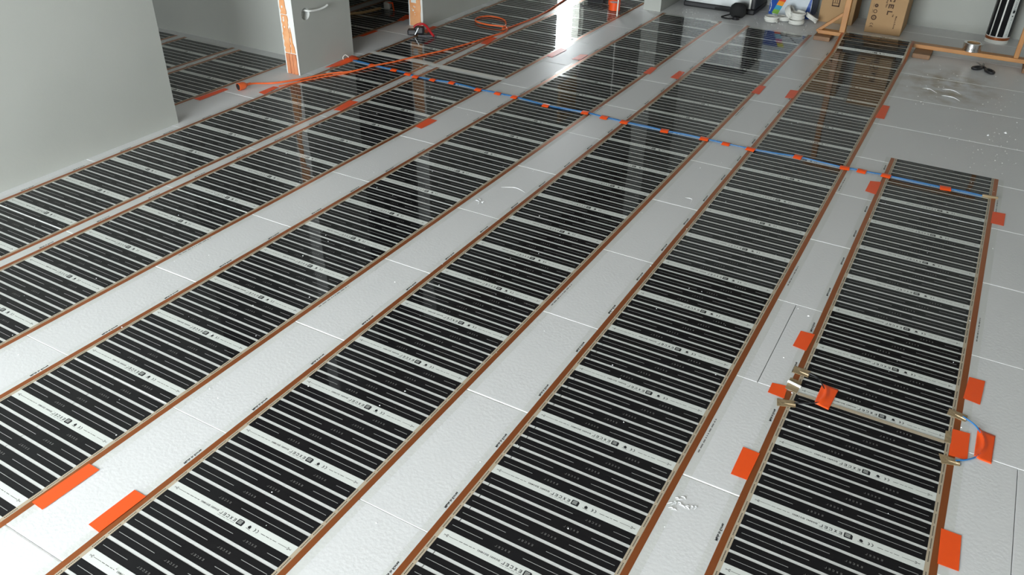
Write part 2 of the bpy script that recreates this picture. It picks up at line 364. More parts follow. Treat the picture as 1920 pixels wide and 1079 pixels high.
# ------------------------------------------------------------------ heating film
HB, BW, GAP, LG, PM = 0.2155, 0.038, 0.0095, 0.034, 0.262
def carbon_mesh(i):
    b = MB(); z = 0.0002
    b.box(-HB, HB, -BW/2, BW/2, -z, 0)
    tc = -HB+2*HB*(0.37+0.0925*i); zz = 0.00012
    for xa, xb in ((-HB+0.011, tc-0.058), (tc+0.058, HB-0.009)):
        b.add([(xa, -.00055, zz), (xb, -.00055, zz), (xb, .00055, zz), (xa, .00055, zz)], [(0, 1, 2, 3)], 1)
    for k, ch in enumerate('EXCEL'):      # the film lies face down: its print is mirrored
        letter(b, ch, -tc-0.021+k*0.0093, -0.0035, 0.0044, 0.0058, zz, 2, -1, 0.0009)
    for s in (-1, 1):
        for k in range(9):
            xx = s*(HB+0.0062); yy = -BW/2+BW*(k+.5)/9
            b.add([(xx-.0013, yy-.0013, zz), (xx+.0013, yy-.0013, zz), (xx+.0013, yy+.0013, zz), (xx-.0013, yy+.0013, zz)], [(0, 1, 2, 3)], 3)
    return b.mesh('carbon_band', ['carbon', 'print_white', 'print_grey', 'print_black'], fix=False)
CARB = [carbon_mesh(i) for i in range(5)]
def logo_mesh():
    b = MB(); b.box(-HB, HB, -LG/2, LG/2, -0.0002, 0); zz = 0.00012
    X = lambda f: -HB+2*HB*f
    def bar(f0, f1, y0, y1): b.add([(X(f0), y0, zz), (X(f1), y0, zz), (X(f1), y1, zz), (X(f0), y1, zz)], [(0, 1, 2, 3)], 1)
    for s, f in ((1, 0.02), (-1, 0.98)):     # scissors on a cutting line
        bar(min(f+s*.034, f+s*.1), max(f+s*.034, f+s*.1), -.0005, .0005)
        for q in (1, -1):
            ring = [(X(f+s*.025)+.0024*math.cos(i*.785), q*.0026+.0018*math.sin(i*.785)) for i in range(8)]
            rin = [(X(f+s*.025)+.0013*math.cos(i*.785), q*.0026+.0009*math.sin(i*.785)) for i in range(8)]
            b.add([(x, y, zz) for x, y in ring+rin], [(i, (i+1) % 8, 8+(i+1) % 8, 8+i) for i in range(8)], 1)
            b.add([(X(f), -q*.0016, zz), (X(f+s*.002), -q*.0022, zz), (X(f+s*.024), q*.0012, zz), (X(f+s*.022), q*.0018, zz)], [(0, 1, 2, 3)], 1)
    def words(f0, f1, ws, y0, y1):
        tot = sum(ws)+0.35*(len(ws)-1)*1.0; f = f0
        for w in ws:
            d = (f1-f0)*w/tot; bar(f, f+d, y0, y1); f += d+(f1-f0)*.35/tot
    words(.125, .235, (1.3, 1.6, 1.1, .8), -.0007, .0007); words(.745, .865, (1.6, 1.1, .7, 1.4), -.0007, .0007)
    words(.413, .55, (1, 1.2, .9, 1.3), -.0098, -.009)
    mir = lambda cx, cy: (lambda x, y: (X(cx)-x, cy+y, zz))
    text(b, 'ISO14001', 0.0082, mir(.288, 0), 1); text(b, 'ISO9001', 0.0082, mir(.368, 0), 1)
    for k, ch in enumerate('EXCEL'):
        letter(b, ch, -X(.545)+k*0.0121, -0.0052, 0.0075, 0.0094, zz, 1, -1, 0.0018)
    bar(.405, .413, .0058, .0066)
    # emblem: rounded panel with five light bars
    w0, w1, h = .556, .606, .0088
    b.poly([(X(w0), -h+.002), (X(w0)+.002, -h), (X(w1)-.001, -h), (X(w1), -h+.001), (X(w1), h-.004), (X(w1)-.004, h), (X(w0)+.002, h), (X(w0), h-.002)], -0.0001, zz, 1)
    for k in range(4):
        y = -h+.0045+k*.003; b.add([(X(w0)+.003, y, zz*1.5), (X(w1)-.006, y, zz*1.5), (X(w1)-.006, y+.0011, zz*1.5), (X(w0)+.003, y+.0011, zz*1.5)], [(0, 1, 2, 3)], 2)
    # leaf
    cx = X(.652); pts = [(cx-.002, -.0035), (cx-.0045, .001), (cx-.001, .0065), (cx+.003, .0048), (cx+.0055, .0005), (cx+.004, -.0042)]
    b.add([(x, y, zz) for x, y in pts], [tuple(range(6))], 1)
    b.add([(cx-.007, -.0055, zz), (cx-.007, -.0043, zz), (cx+.008, -.006, zz), (cx+.008, -.0072, zz)], [(0, 1, 2, 3)], 1)
    for f in (.692, .712):            # C E (mirrored)
        cx = X(f); R, r = .0058, .004
        a = [(cx-.001+R*math.cos(math.radians(t)), R*math.sin(math.radians(t))) for t in range(-80, 81, 20)]
        c = [(cx-.001+r*math.cos(math.radians(t)), r*math.sin(math.radians(t))) for t in range(-80, 81, 20)]; n = len(a)
        b.add([(x, y, zz) for x, y in a+c], [(i, i+1, n+i+1, n+i) for i in range(n-1)], 1)
        if f < .7: b.add([(cx, -.0007, zz), (cx+.004, -.0007, zz), (cx+.004, .0007, zz), (cx, .0007, zz)], [(0, 1, 2, 3)], 1)
    return b.mesh('logo_band', ['logo', 'print_black', 'logo'], fix=False)
LOGO = logo_mesh()
mk = MB(); text(mk, 'Made in Korea', 0.0105, lambda x, y: (y, x, 0), 0)      # mirrored, reads away from the camera
MADE = mk.mesh('origin_print', ['print_black'], fix=False)
dc = MB(); yy = 0
for w in (.014, .022, .016, .006, .004, .006, .018, .02, .008, .006):
    dc.add([(-.002, yy, 0), (.002, yy, 0), (.002, yy+w, 0), (-.002, yy+w, 0)], [(0, 1, 2, 3)]); yy += w+.005
DATE = dc.mesh('date_print', ['print_grey'], fix=False)

def heating_film(label, xc, slope, y0, y1, ylogo, P, lift=None, made=True, dates=(), skip_first=False, group='black heating film strips on the floor'):
    """film with centre line x = xc + slope*y from y0 to y1; a logo band at ylogo + k*P"""
    root = thing('heating_film', label, 'heating film', (xc+slope*y0, y0, 0), 0, group)
    zf = lift or (lambda y: 0.0)
    cx = lambda y: slope*(y-y0)
    ys = [y0]
    if lift:
        y = y0
        while y < 5.8: y += 0.4; ys.append(min(y, 5.8))
        while ys[-1] < y1-1e-6: ys.append(min(ys[-1]+0.02, y1))
    else: ys.append(y1)
    def strip(name, xa, xb, z, m, t=0.0003):
        b = MB()
        vs = []
        if m == 'clear':                     # a single lamina
            for y in ys: vs += [(cx(y)+xa, y-y0, zf(y)+z), (cx(y)+xb, y-y0, zf(y)+z)]
            b.add(vs, [(2*i, 2*i+1, 2*i+3, 2*i+2) for i in range(len(ys)-1)])
            return link(name, b.mesh(name, [m], fix=False), root)
        for y in ys:
            h = zf(y)+z; c = cx(y)
            vs += [(c+xa, y-y0, h-t), (c+xb, y-y0, h-t), (c+xb, y-y0, h), (c+xa, y-y0, h)]
        fs = []
        for i in range(len(ys)-1):
            for k in range(4): fs.append((4*i+k, 4*i+(k+1) % 4, 4*i+4+(k+1) % 4, 4*i+4+k))
        n = 4*(len(ys)-1); fs += [(3, 2, 1, 0), (n, n+1, n+2, n+3)]
        b.add(vs, fs); return link(name, b.mesh(name, [m]), root)
    strip('clear_sheet', -0.268, 0.27, 0.0001, 'clear', 0.0002)
    for s in (-1, 1):
        a, c = sorted((s*0.2275, s*0.2455)); strip('copper_strip', a, c, 0.0004, 'copper', 0.0002)
        a, c = sorted((s*0.2157, s*0.2273)); strip('electrode_strip', a, c, 0.00032, 'paste', 0.00015)
    sc = P/PM
    k0 = math.floor((y0-ylogo)/P)-1; k1 = math.ceil((y1-ylogo)/P)+1
    def put(me, name, y, half):
        if y-half < y0-1e-4 or y+half > y1+1e-4: return None
        o = link(name, me, root, (cx(y), y-y0, zf(y)+0.0004), (math.atan((zf(y+.01)-zf(y-.01))/.02) if lift else 0, 0, -slope))
        o.scale = (1, sc, 1); return o
    for k in range(k0, k1+1):
        yl = ylogo+k*P
        put(LOGO, 'logo_band', yl, LG/2)
        for i in range(5): put(CARB[i], 'carbon_band', yl+sc*(LG/2+BW/2+i*(BW+GAP)), BW/2*sc)
        if made: 
            ym = yl+0.397*P
            if y0+.05 < ym < y1-.05: link('origin_print', MADE, root, (cx(ym)-0.2535, ym-y0, zf(ym)+0.0004))
    for d in dates: link('date_print', DATE, root, (cx(d)+0.2545, d-y0, zf(d)+0.0004))
    return root
def lift5(y):
    t = max(0.0, min(1.0, (y-6.02)/(6.345-6.02))); return 0.061*t*t*(3-2*t)
YN = -0.35
F1 = heating_film('long black heating film strip beside the left wall, near length up to the white joint', -3.2773, -0.00165, 0.6, 4.272, 2.4914, 0.2624)
heating_film('far length of black heating film along the left wall beyond the white joint', -3.272, 0, 4.318, 9.6, 4.842, 0.2625)
heating_film('second black heating film strip from the left wall, near length before the white joint', -2.75, 0.00436, 0.3, 4.262, 3.5187, 0.2611, dates=(1.75,))
heating_film('far length of the second heating film strip running past the orange tape rolls', -2.727, 0, 4.308, 9.6, 4.825, 0.2615)
heating_film('third black heating film strip from the left wall, ending at the grey wall stub', -2.0417, 0.00645, YN, 6.4, 3.7716, 0.2593, dates=(1.757, 4.0))
heating_film('fourth black heating film strip from the left wall, ending before the white cable coils', -1.3236, 0.00118, YN, 6.395, 3.4956, 0.2595, dates=(0.35, 2.2, 4.45))
heating_film('fifth heating film strip whose far end climbs over the wooden rail', -0.611, -0.00128, YN, 6.41, 3.7628, 0.2627, lift=lift5, dates=(1.75, 2.787, 3.75))
heating_film('short rightmost heating film under the blue wires, far half with loose end', 0.0407, -0.00106, 2.166, 4.294, 3.7788, 0.2654, dates=(2.765, 3.87))
heating_film('near half of the rightmost heating film, at the lower right corner', 0.0385, -0.0007, YN, 2.162, 1.9166, 0.2595)
heating_film('heating film on side room floor nearest the doorway in left wall', -4.065, 0, 0.4, 3.85, 3.333, 0.262)
heating_film('middle heating film on the side room floor behind the left wall', -4.602, 0, 0.4, 3.862, 3.37, 0.262)
heating_film('farthest heating film on side room floor, only a corner in view', -5.157, 0, 0.4, 3.86, 3.4, 0.262)
heating_film('heating film on dark room floor nearest to the second doorway', -4.085, 0, 4.12, 8.4, 4.48, 0.262, made=False)
heating_film('heating film deep in the dark room behind the pier', -4.66, 0, 4.12, 8.4, 4.6, 0.262, made=False)
# white tape bridging the joint of the two left films
jt = link('joint_tape', MB().box(-3.53, -2.49, 4.268, 4.312, 0.0019, 0.0024).mesh('joint_tape', ['white_pl'])); jt.rotation_euler = (0, 0, 0)
tag(jt, 'long white tape strip across the joint of two left heating films', 'tape')

# ------------------------------------------------------------------ orange tape
ZT = 0.0019
def tape(pts, label, group='orange tape squares holding the films', z=ZT, bulge=None):
    if bulge is None:
        me = MB().poly([(p[0]-pts[0][0], p[1]-pts[0][1]) for p in pts], 0, 0.0003).mesh('orange_tape', ['tape'])
        o = link('orange_tape', me, None, (pts[0][0], pts[0][1], z))
    else:                                   # a square bridging a wire: gridded with a soft ridge
        A, B, C, D = [Vector((p[0]-pts[0][0], p[1]-pts[0][1], 0)) for p in pts]; n = 14; vs = []
        for j in range(n+1):
            for i in range(n+1):
                u, v = i/n, j/n; p = (A*(1-u)+B*u)*(1-v)+(D*(1-u)+C*u)*v; p.z = bulge(u, v); vs.append(p)
        fs = [(j*(n+1)+i, j*(n+1)+i+1, (j+1)*(n+1)+i+1, (j+1)*(n+1)+i) for j in range(n) for i in range(n)]
        o = link('orange_tape', MB().add(vs, fs).mesh('orange_tape', ['tape'], smooth=True), None, (pts[0][0], pts[0][1], z))
        o.modifiers.new('solid', 'SOLIDIFY').thickness = 0.0003
    return tag(o, label, 'tape', group)
tape([(-1.797,.838),(-1.753,.837),(-1.756,.67),(-1.802,.672)], 'long orange tape piece in the lower left corner, upper one of the facing pair')
tape([(-1.61,.837),(-1.565,.837),(-1.567,.696),(-1.612,.699)], 'orange tape piece in the lower left corner, lower one of the facing pair')
tape([(-.254,1.837),(-.205,1.835),(-.207,1.714),(-.253,1.714)], 'orange tape square left of the rightmost film, nearest the bottom edge')
tape([(.276,1.806),(.324,1.806),(.328,1.681),(.28,1.68)], 'large orange tape square in the lower right corner of the photo')
tape([(-.247,2.51),(-.199,2.513),(-.204,2.4),(-.25,2.407)], 'orange tape square left of the rightmost film, just above the taupe connectors')
tape([(-.258,2.172),(-.211,2.181),(-.206,2.114),(-.258,2.118)], 'small rounded orange tape between two taupe connector patches')
tape([(.286,2.534),(.333,2.536),(.327,2.399),(.279,2.407)], 'orange tape square right of the rightmost film, above the blue wire loop')
tape([(.264,2.234),(.311,2.239),(.313,2.112),(.265,2.108)], 'orange tape square inside the blue wire loop, on the film edge', z=0.0024)
tape([(.278,3.894),(.329,3.899),(.328,3.765),(.277,3.767)], 'orange tape square at the right picture edge near the blue wire end')
tape([(-.252,3.94),(-.205,3.953),(-.204,3.796),(-.254,3.81)], 'orange tape square left of the short film, just below the blue wires')
tape([(-.372,5.09),(-.333,5.088),(-.328,4.849),(-.378,4.846)], 'orange tape square right of the fifth film, on the open grey boards')
tape([(-.906,5.064),(-.857,5.072),(-.853,4.913),(-.9,4.899)], 'orange tape square on the left edge of the fifth film, far end')
tape([(-1.091,5.042),(-1.052,5.046),(-1.047,4.877),(-1.098,4.884)], 'orange tape square on the right edge of the fourth film, far end')
tape([(-1.615,5.044),(-1.575,5.037),(-1.564,4.88),(-1.617,4.883)], 'orange tape square on the left edge of the fourth film, far end')
tape([(-1.8,5.022),(-1.758,5.017),(-1.751,4.875),(-1.796,4.873)], 'orange tape square on the right edge of the third film, far end')
tape([(-2.492,5.074),(-2.437,5.059),(-2.444,4.851),(-2.491,4.863)], 'glinting orange tape on the right edge of the second film, beside the window reflection')
tape([(-2.312,5.014),(-2.262,5.038),(-2.258,4.898),(-2.316,4.892)], 'glinting orange tape on the left edge of the third film')
tape([(-2.501,3.484),(-2.441,3.486),(-2.446,3.34),(-2.494,3.349)], 'orange tape square right of second film, below the blue wires')
tape([(-3.048,3.474),(-2.988,3.485),(-2.978,3.319),(-3.026,3.308)], 'orange tape bridging the narrow gap between the two left films, nearer one')
tape([(-3.584,3.419),(-3.549,3.427),(-3.528,3.288),(-3.581,3.294)], 'orange tape on the doorway floor below the orange cord socket')
tape([(-3.806,3.239),(-3.768,3.241),(-3.763,3.017),(-3.812,3.018)], 'long orange tape on the side room film edge, left of the cord socket')
tape([(-3.038,5.031),(-2.989,5.051),(-2.963,4.87),(-3.016,4.863)], 'orange tape bridging the two left films beside the cord loop, farther one')
tape([(-3.549,5.051),(-3.514,5.056),(-3.481,4.872),(-3.543,4.907)], 'orange tape at the foot of the bare orange clay wall end')
tape([(-3.836,4.723),(-3.806,4.722),(-3.809,4.554),(-3.84,4.54)], 'dark red-orange tape just inside the dark room, right of the pier')
tape([(-3.912,5.207),(-3.875,5.213),(-3.81,5.123),(-3.83,5.109),(-3.822,5.05),(-3.865,5.031)], 'crumpled orange tape on the dark room floor behind the clay wall end')
ridge = lambda u, v: 0.0014+0.0055*math.exp(-((u-(0.16+0.3*math.sin(v*math.pi)))/0.13)**2)*math.sin(min(1, max(0, v))*math.pi)**.5
tape([(-.118,2.25),(-.067,2.244),(-.075,2.129),(-.12,2.138)], 'puckered orange tape over the black wires on the rightmost film', bulge=ridge)
ridge2 = lambda u, v: 0.0006+0.006*math.exp(-((u-(0.05+0.42*math.sin(v*math.pi)))/0.12)**2)
tape([(.329,2.274),(.377,2.267),(.374,2.131),(.328,2.135)], 'orange tape over the blue wire loop right of the film', bulge=ridge2)
blob = lambda u, v: 0.001+0.014*math.exp(-((u-.5)/.3)**2-((v-.35)/.3)**2)
tape([(-3.588,4.16),(-3.5,4.13),(-3.505,3.95),(-3.565,3.86)], 'lumpy orange tape bundle at the foot of the plastered pier', bulge=blob)

# ------------------------------------------------------------------ blue wires across the films with tape clips
clips = [(-3.334,4.062),(-3.161,4.059),(-3.038,4.041),(-2.966,4.026),(-2.842,4.033),(-2.714,4.052),(-2.514,4.034),(-2.378,4.037),(-2.264,4.038),(-2.042,4.01),(-1.803,4.031),(-1.678,4.019),(-1.555,4.014),(-1.321,4.012),(-1.101,4.018),(-.981,4.012),(-.85,4.012),(-.617,4.042),(-.388,4.029),(-.307,4.034),(-.195,4.042),(.067,4.042)]
def wire_y(k): return [(-3.511,4.075)]+clips+[(.236,4.041)]
for s, lab in ((1, 'farther of the two blue wires taped across all the films'), (-1, 'nearer of the two blue wires taped across all the films')):
    pts = []; base = wire_y(0)
    for i, (x, y) in enumerate(base):
        pts.append((x, y+s*0.0028, 0.0046))
        if i < len(base)-1:
            n = base[i+1]; sag = random.uniform(-.006, .006)
            pts.append(((x+n[0])/2, (y+n[1])/2+s*random.uniform(0.0025, .0065)+sag*.6, 0.005))
    o = link('blue_wire', MB().tube(smooth_path(pts, 5), 0.0023, 8).mesh('blue_wire', ['blue'], smooth=True))
    tag(o, lab, 'wire', 'blue wires across the films')
tip = link('wire_end_sleeve', MB().tube([(.225,4.041,.006),(.25,4.043,.006),(.289,4.053,.005)], [.0075,.008,.006], 8).mesh('wire_end_sleeve', ['mastic'], smooth=True))
tag(tip, 'taupe sleeve on the right end of the blue wires', 'wire sleeve')
def clip_mesh(w, d):
    b = MB(); n = 10; vs = []
    for i in range(n+1):
        v = -d+2*d*i/n; z = 0.0004+0.0072*max(0.0, math.cos(v/d*math.pi/2))**0.8
        vs += [(-w, v, z), (w, v, z)]
    b.add(vs, [(2*i, 2*i+1, 2*i+3, 2*i+2) for i in range(n)]); return b.mesh('tape_clip', ['tape'], smooth=True)
CLIP = clip_mesh(0.021, 0.026)
ORD = ['first', 'second', 'third', 'fourth', 'fifth', 'sixth', 'seventh', 'eighth', 'ninth', 'tenth', 'eleventh', 'twelfth', 'thirteenth', 'fourteenth', 'fifteenth', 'sixteenth', 'seventeenth', 'eighteenth', 'nineteenth', 'twentieth', 'twenty-first', 'last']
for i, (x, y) in enumerate(clips):
    o = link('tape_clip', CLIP, None, (x, y, 0.0016), (0, 0, random.uniform(-.15, .15)))
    o.scale = (random.uniform(.95, 1.15), random.uniform(.9, 1.15), 1)
    tag(o, '%s orange tape clip on the blue wires, counting from the plastered pier' % ORD[i], 'tape clip', 'tape clips on the blue wires')

# ------------------------------------------------------------------ electrical joint on the rightmost film
def mastic(pts, label, h=0.004, ridge=True):
    c = Vector((sum(p[0] for p in pts)/len(pts), sum(p[1] for p in pts)/len(pts), 0))
    b = MB().poly([(p[0]-c.x, p[1]-c.y) for p in pts], 0, 0.0012)
    root = thing('insulating_patch', label, 'insulating tape', (c.x, c.y, 0.0018), 0, 'taupe insulating patches on the film joint')
    link('tape_pad', b.mesh('tape_pad', ['mastic']), root)
    if ridge:
        a = Vector((pts[0][0]*.35+pts[3][0]*.65-c.x, pts[0][1]*.35+pts[3][1]*.65-c.y, .001)); e2 = Vector((pts[1][0]*.35+pts[2][0]*.65-c.x, pts[1][1]*.35+pts[2][1]*.65-c.y, .001))
        if abs(e2.x) < abs(a.x)*.2: a, e2 = e2, a
        link('crimp', MB().tube([a*.2+e2*.8*.0, a*.2*0+e2*.55, e2*.98], [.002, .0042, .004], 8).mesh('crimp', ['mastic'], smooth=True), root)
    return root
mastic([(-.217,2.297),(-.165,2.294),(-.165,2.258),(-.216,2.259)], 'taupe insulating patch on left copper edge, farthest of three')
mastic([(-.214,2.228),(-.176,2.223),(-.177,2.16),(-.216,2.165)], 'square taupe insulating patch under the white strip on left copper edge', ridge=False)
mastic([(-.225,2.102),(-.172,2.118),(-.164,2.09),(-.216,2.068)], 'taupe insulating patch on left copper edge, nearest of three')
mastic([(.299,2.322),(.246,2.33),(.242,2.298),(.294,2.287)][::-1] and [(.246,2.33),(.299,2.322),(.294,2.287),(.242,2.298)], 'taupe insulating patch at the far end of the blue wire loop')
mastic([(.247,2.215),(.264,2.22),(.266,2.162),(.248,2.16)], 'small upright taupe patch on the right copper edge by orange tape', ridge=False)
mastic([(.24,2.1),(.295,2.101),(.298,2.076),(.251,2.061)], 'taupe insulating patch at the near end of the blue wire loop')
o = link('white_strip', MB().tube([(-.216,2.204,.0045),(-.173,2.193,.0045)], [.005,.005], 8).mesh('white_strip', ['white_pl'], smooth=True)); tag(o, 'short white tube across the square taupe patch', 'tube')
o = link('overlap_strip', MB().box(-.175,.249,2.1535,2.1675,0.0019,0.0023).mesh('overlap_strip', ['paste'])); tag(o, 'narrow beige strip along the overlap of the rightmost film halves', 'strip')
o = link('black_wire', MB().tube(smooth_path([(-.168,2.277,.006),(-.136,2.265,.006),(-.113,2.235,.0038),(-.096,2.197,.0036),(-.1,2.158,.0036),(-.127,2.132,.005),(-.172,2.104,.006)], 6), 0.0021, 8).mesh('black_wire', ['black'], smooth=True))
tag(o, 'short black wire loop under the puckered orange tape', 'wire')
o = link('blue_wire', MB().tube(smooth_path([(.285,2.306,.006),(.321,2.28,.007),(.344,2.238,.004),(.351,2.191,.004),(.333,2.137,.005),(.31,2.109,.005),(.285,2.092,.005)], 6), 0.0023, 8).mesh('blue_wire', ['blue'], smooth=True))
tag(o, 'short blue wire loop right of the rightmost film', 'wire')

# ------------------------------------------------------------------ orange extension cord
t = thing('extension_cord', 'orange extension cord with socket end lying in the doorway', 'extension cord', (-3.68, 3.3, 0))
L0 = Vector((-3.68, 3.3, 0))
cp = [(-3.688,3.338,.022),(-3.678,3.375,.016),(-3.64,3.425,.009),(-3.596,3.475,.008),(-3.536,3.586,.007),(-3.447,3.778,.007),(-3.362,3.882,.007),(-3.31,4.032,.012),(-3.256,4.186,.008),(-3.207,4.355,.007),(-3.132,4.561,.007),(-3.074,4.809,.007),(-3.039,5.039,.007),(-3.01,5.2,.007),(-3.06,5.29,.014),(-3.2,5.27,.015),(-3.33,5.31,.012),(-3.385,5.42,.009),(-3.33,5.51,.008),(-3.2,5.49,.008),(-3.11,5.38,.008),(-3.045,5.22,.016),(-3.037,5.38,.008),(-3.021,5.647,.007),(-3.038,5.948,.007),(-3.091,6.337,.007),(-3.16,6.9,.007),(-3.2,8.2,.007)]
link('cable', MB().tube([Vector(p)-L0 for p in smooth_path(cp, 7)], 0.0058, 8).mesh('cable', ['cord'], smooth=True), t)
sk = MB().lathe([(0.0, .002), (.018, .002), (.019, 0), (.0225, 0), (.0225, .03), (.019, .045), (.012, .055), (.0085, .06), (.0075, .085), (.0, .085)], n=24)
d = Vector((.2, .98, 0)).normalized()
rotm = Matrix.Translation(Vector((-3.705, 3.258, .0225))-L0) @ Vector((0, 0, 1)).rotation_difference(d).to_matrix().to_4x4()
link('socket', sk.xf(rotm).mesh('socket', ['cord'], smooth=True), t)
link('socket_face', MB().cyl((0, 0), .0185, -.001, .003, 20).cyl((.007, 0), .003, -.002, .0, 8).cyl((-.007, 0), .003, -.002, .0, 8).xf(rotm).mesh('socket_face', ['black']), t)
o = link('extension_cord', MB().tube(smooth_path([(-3.548,3.43,.006),(-3.508,3.54,.006),(-3.44,3.71,.006),(-3.375,3.83,.006),(-3.345,3.93,.006)], 6), 0.004, 8).mesh('thin_cord', ['cord'], smooth=True)); o.name = 'thin_cord'
tag(o, 'thin orange cord end running beside the extension cord by the pier', 'cord')

# cable stub in the socket hole of the pier, white loop at its foot
o = link('cable_stub', MB().tube(smooth_path([(XW-.03,3.775,.372),(XW+.01,3.79,.368),(XW+.02,3.83,.364),(XW+.024,3.87,.363),(XW+.03,3.91,.368),(XW+.032,3.94,.376)], 5), [.0065]*26, 8).mesh('cable_stub', ['plaster_white'], smooth=True))
tag(o, 'plaster-crusted cable stub sticking out of the round wall hole', 'cable')
o = link('cable_loop', MB().tube(smooth_path([(XW+.02,4.05,.004),(XW+.016,4.055,.018),(XW+.018,4.075,.028),(XW+.025,4.09,.018),(XW+.03,4.095,.006)], 6), .003, 8).mesh('cable_loop', ['white_pl'], smooth=True))
tag(o, 'small white cable loop standing behind the lumpy orange tape', 'cable')

# ------------------------------------------------------------------ things at the far end
# wooden rack: two blocks, rail, posts, brace
def bx(name, parent, m, *b, bev=0.003):
    o = link(name, MB().box(*b).mesh(name, [m]), parent)
    if bev: bevel(o, bev, 2)
    return o
ra = thing('wooden_stand', 'varnished wooden stand with posts on brown blocks by the far wall', 'stand', (-.4, 6.39, 0))
def rel(*b): return (b[0]+.4, b[1]+.4, b[2]-6.39, b[3]-6.39, b[4], b[5])
bx('foot_block', ra, 'wood_dark', *rel(-1.04, -.925, 6.28, 6.5, 0, .031)); bx('foot_block', ra, 'wood_dark', *rel(-.357, -.245, 6.21, 6.45, 0, .031)); bx('foot_block', ra, 'wood_dark', *rel(.315, .43, 6.24, 6.45, 0, .031))
bx('rail', ra, 'wood', *rel(-1.03, .5, 6.355, 6.42, .031, .058))
bx('post', ra, 'wood', *rel(-.885, -.845, 6.36, 6.415, .058, .95)); bx('post', ra, 'wood', *rel(.245, .275, 6.36, 6.415, .058, .95))
bx('top_rail', ra, 'wood', *rel(-.93, .32, 6.36, 6.415, .95, .99))
br = MB().box(-.13, .13, -.02, .02, -.011, .011).xf(Matrix.Translation((-.545, 0, .128)) @ Matrix.Rotation(-math.radians(42), 4, 'Y'))
bevel(link('brace', br.mesh('brace', ['wood']), ra), .003)

def carton(name, label, x0, x1, y0, y1, h, marks):
    r = thing(name, label, 'carton', (x0, y0, 0)); w, dd = x1-x0, y1-y0
    bevel(link('box_body', MB().box(0, w, 0, dd, 0, h).mesh('box_body', ['card']), r), .004)
    for nm, geo in marks: link(nm, geo.mesh(nm, ['card_ink', 'card'], fix=False), r)
    return r
# print helpers on a front face (y = -0.0008): u to the right, v up; text read downwards = rotated
F = -0.0009
down = lambda cx, cz: (lambda x, y: (cx+y, F, cz-x))
m1 = MB()
for k, ch in enumerate('EXCEL'):
    s = len(m1.v); letter(m1, ch, 0, 0, .03, .036, 0, 0, 1, .0085)
    for i in range(s, len(m1.v)): x, y, _ = m1.v[i]; m1.v[i] = (.128+y, F, .362-k*.0475-x)
text(m1, 'TM', .014, down(.172, .142), 0)
m2 = MB(); text(m2, 'Heating Film', .0165, down(.113, .235), 0); text(m2, 'Made in Korea', .0155, down(.198, .095), 0)
m3 = MB()
def ring(mb, cx, cz, R, r, a0=0, a1=360, st=15):
    a = [(cx+R*math.cos(math.radians(q)), F, cz+R*math.sin(math.radians(q))) for q in range(a0, a1+1, st)]
    b = [(cx+r*math.cos(math.radians(q)), F, cz+r*math.sin(math.radians(q))) for q in range(a0, a1+1, st)]; n = len(a)
    mb.add(a+b, [(i, i+1, n+i+1, n+i) for i in range(n-1)], 0)
marks3 = []
for zc, rings in ((.112, ((.019, .011), (.006, .003))), (.157, ((.014, .009),)), (.198, ((.013, .003),))):
    for R, r in rings:
        q = MB(); ring(q, .046, zc, R, r); marks3.append(('symbol_print', q))
    if zc > .12:
        q = MB(); q.add([(.026, F, zc-.013), (.028, F, zc-.013), (.028, F, zc+.013), (.026, F, zc+.013)], [(0, 1, 2, 3)], 0); marks3.append(('symbol_caption', q))
for q_, zc in ((0, .064), (1, .045)):
    q = MB(); ring(q, .041, zc-.004, .012, .0085, 0, 180, 15)
    if q_: q.add([(.0395, F, zc-.004), (.0425, F, zc-.004), (.0425, F, zc+.006), (.0395, F, zc+.006)], [(0, 1, 2, 3)], 0)
    marks3.append(('conformity_mark', q))
carton('carton', 'tall cardboard carton with brown capital lettering down its front', -.761, -.506, 6.72, 7.08, .56, [('brand_print', m1), ('caption_print', m2)]+marks3)
n1 = MB()
def rect(mb, a, b, c, d): mb.add([(a, F, c), (b, F, c), (b, F, d), (a, F, d)], [(0, 1, 2, 3)], 0)
u0, u1, v0, v1 = .08, .137, .125, .21
for q in ((u0, u0+.006, v0, v1), (u1-.009, u1, v0, v1), (u0, u1, v0, v0+.009), (u0, u1, v1-.006, v1), (u0+.006, u1-.009, v0+.024, v0+.027), (u0+.019, u0+.023, v0+.026, v1), (u0+.034, u0+.038, v0+.026, v1)): rect(n1, *q)
c1 = carton('carton', 'cardboard carton with striped emblem behind the wooden post', -1.128, -.873, 6.84, 7.12, .56, [('emblem_print', n1)])

# roll of film standing by the wall
RX, RY, RR = .124, 6.985, .08
fr = thing('film_roll', 'upright roll of black heating film against the far wall', 'film roll', (RX, RY, 0))
link('clear_edge', MB().lathe([(RR-.012, 0), (RR-.002, 0), (RR-.002, .535), (RR-.012, .535)], n=40, close=True).mesh('clear_edge', ['white_pl'], smooth=True), fr)
for z in (.026, .49): link('copper_ring', MB().lathe([(RR-.004, z), (RR, z), (RR, z+.019), (RR-.004, z+.019)], n=40, close=True).mesh('copper_ring', ['copper'], smooth=True), fr)
def patch(a0, a1, m, name):
    b = MB(); n = 8; vs = []
    for i in range(n+1):
        a = a0+(a1-a0)*i/n
        for r in (RR-.004, RR+.0004): vs += [(r*math.cos(a), r*math.sin(a), .052), (r*math.cos(a), r*math.sin(a), .483)]
    for i in range(n): b.add([vs[4*i+2], vs[4*i+6], vs[4*i+7], vs[4*i+3]], [(0, 1, 2, 3)])
    for i in range(n): b.add([vs[4*i], vs[4*i+4], vs[4*i+6], vs[4*i+2], vs[4*i+1], vs[4*i+5], vs[4*i+7], vs[4*i+3]], [(0, 1, 2, 3), (4, 7, 6, 5)])
    return link(name, b.mesh(name, [m], smooth=True), fr)
a = math.radians(-60-12); la = math.radians(-52)
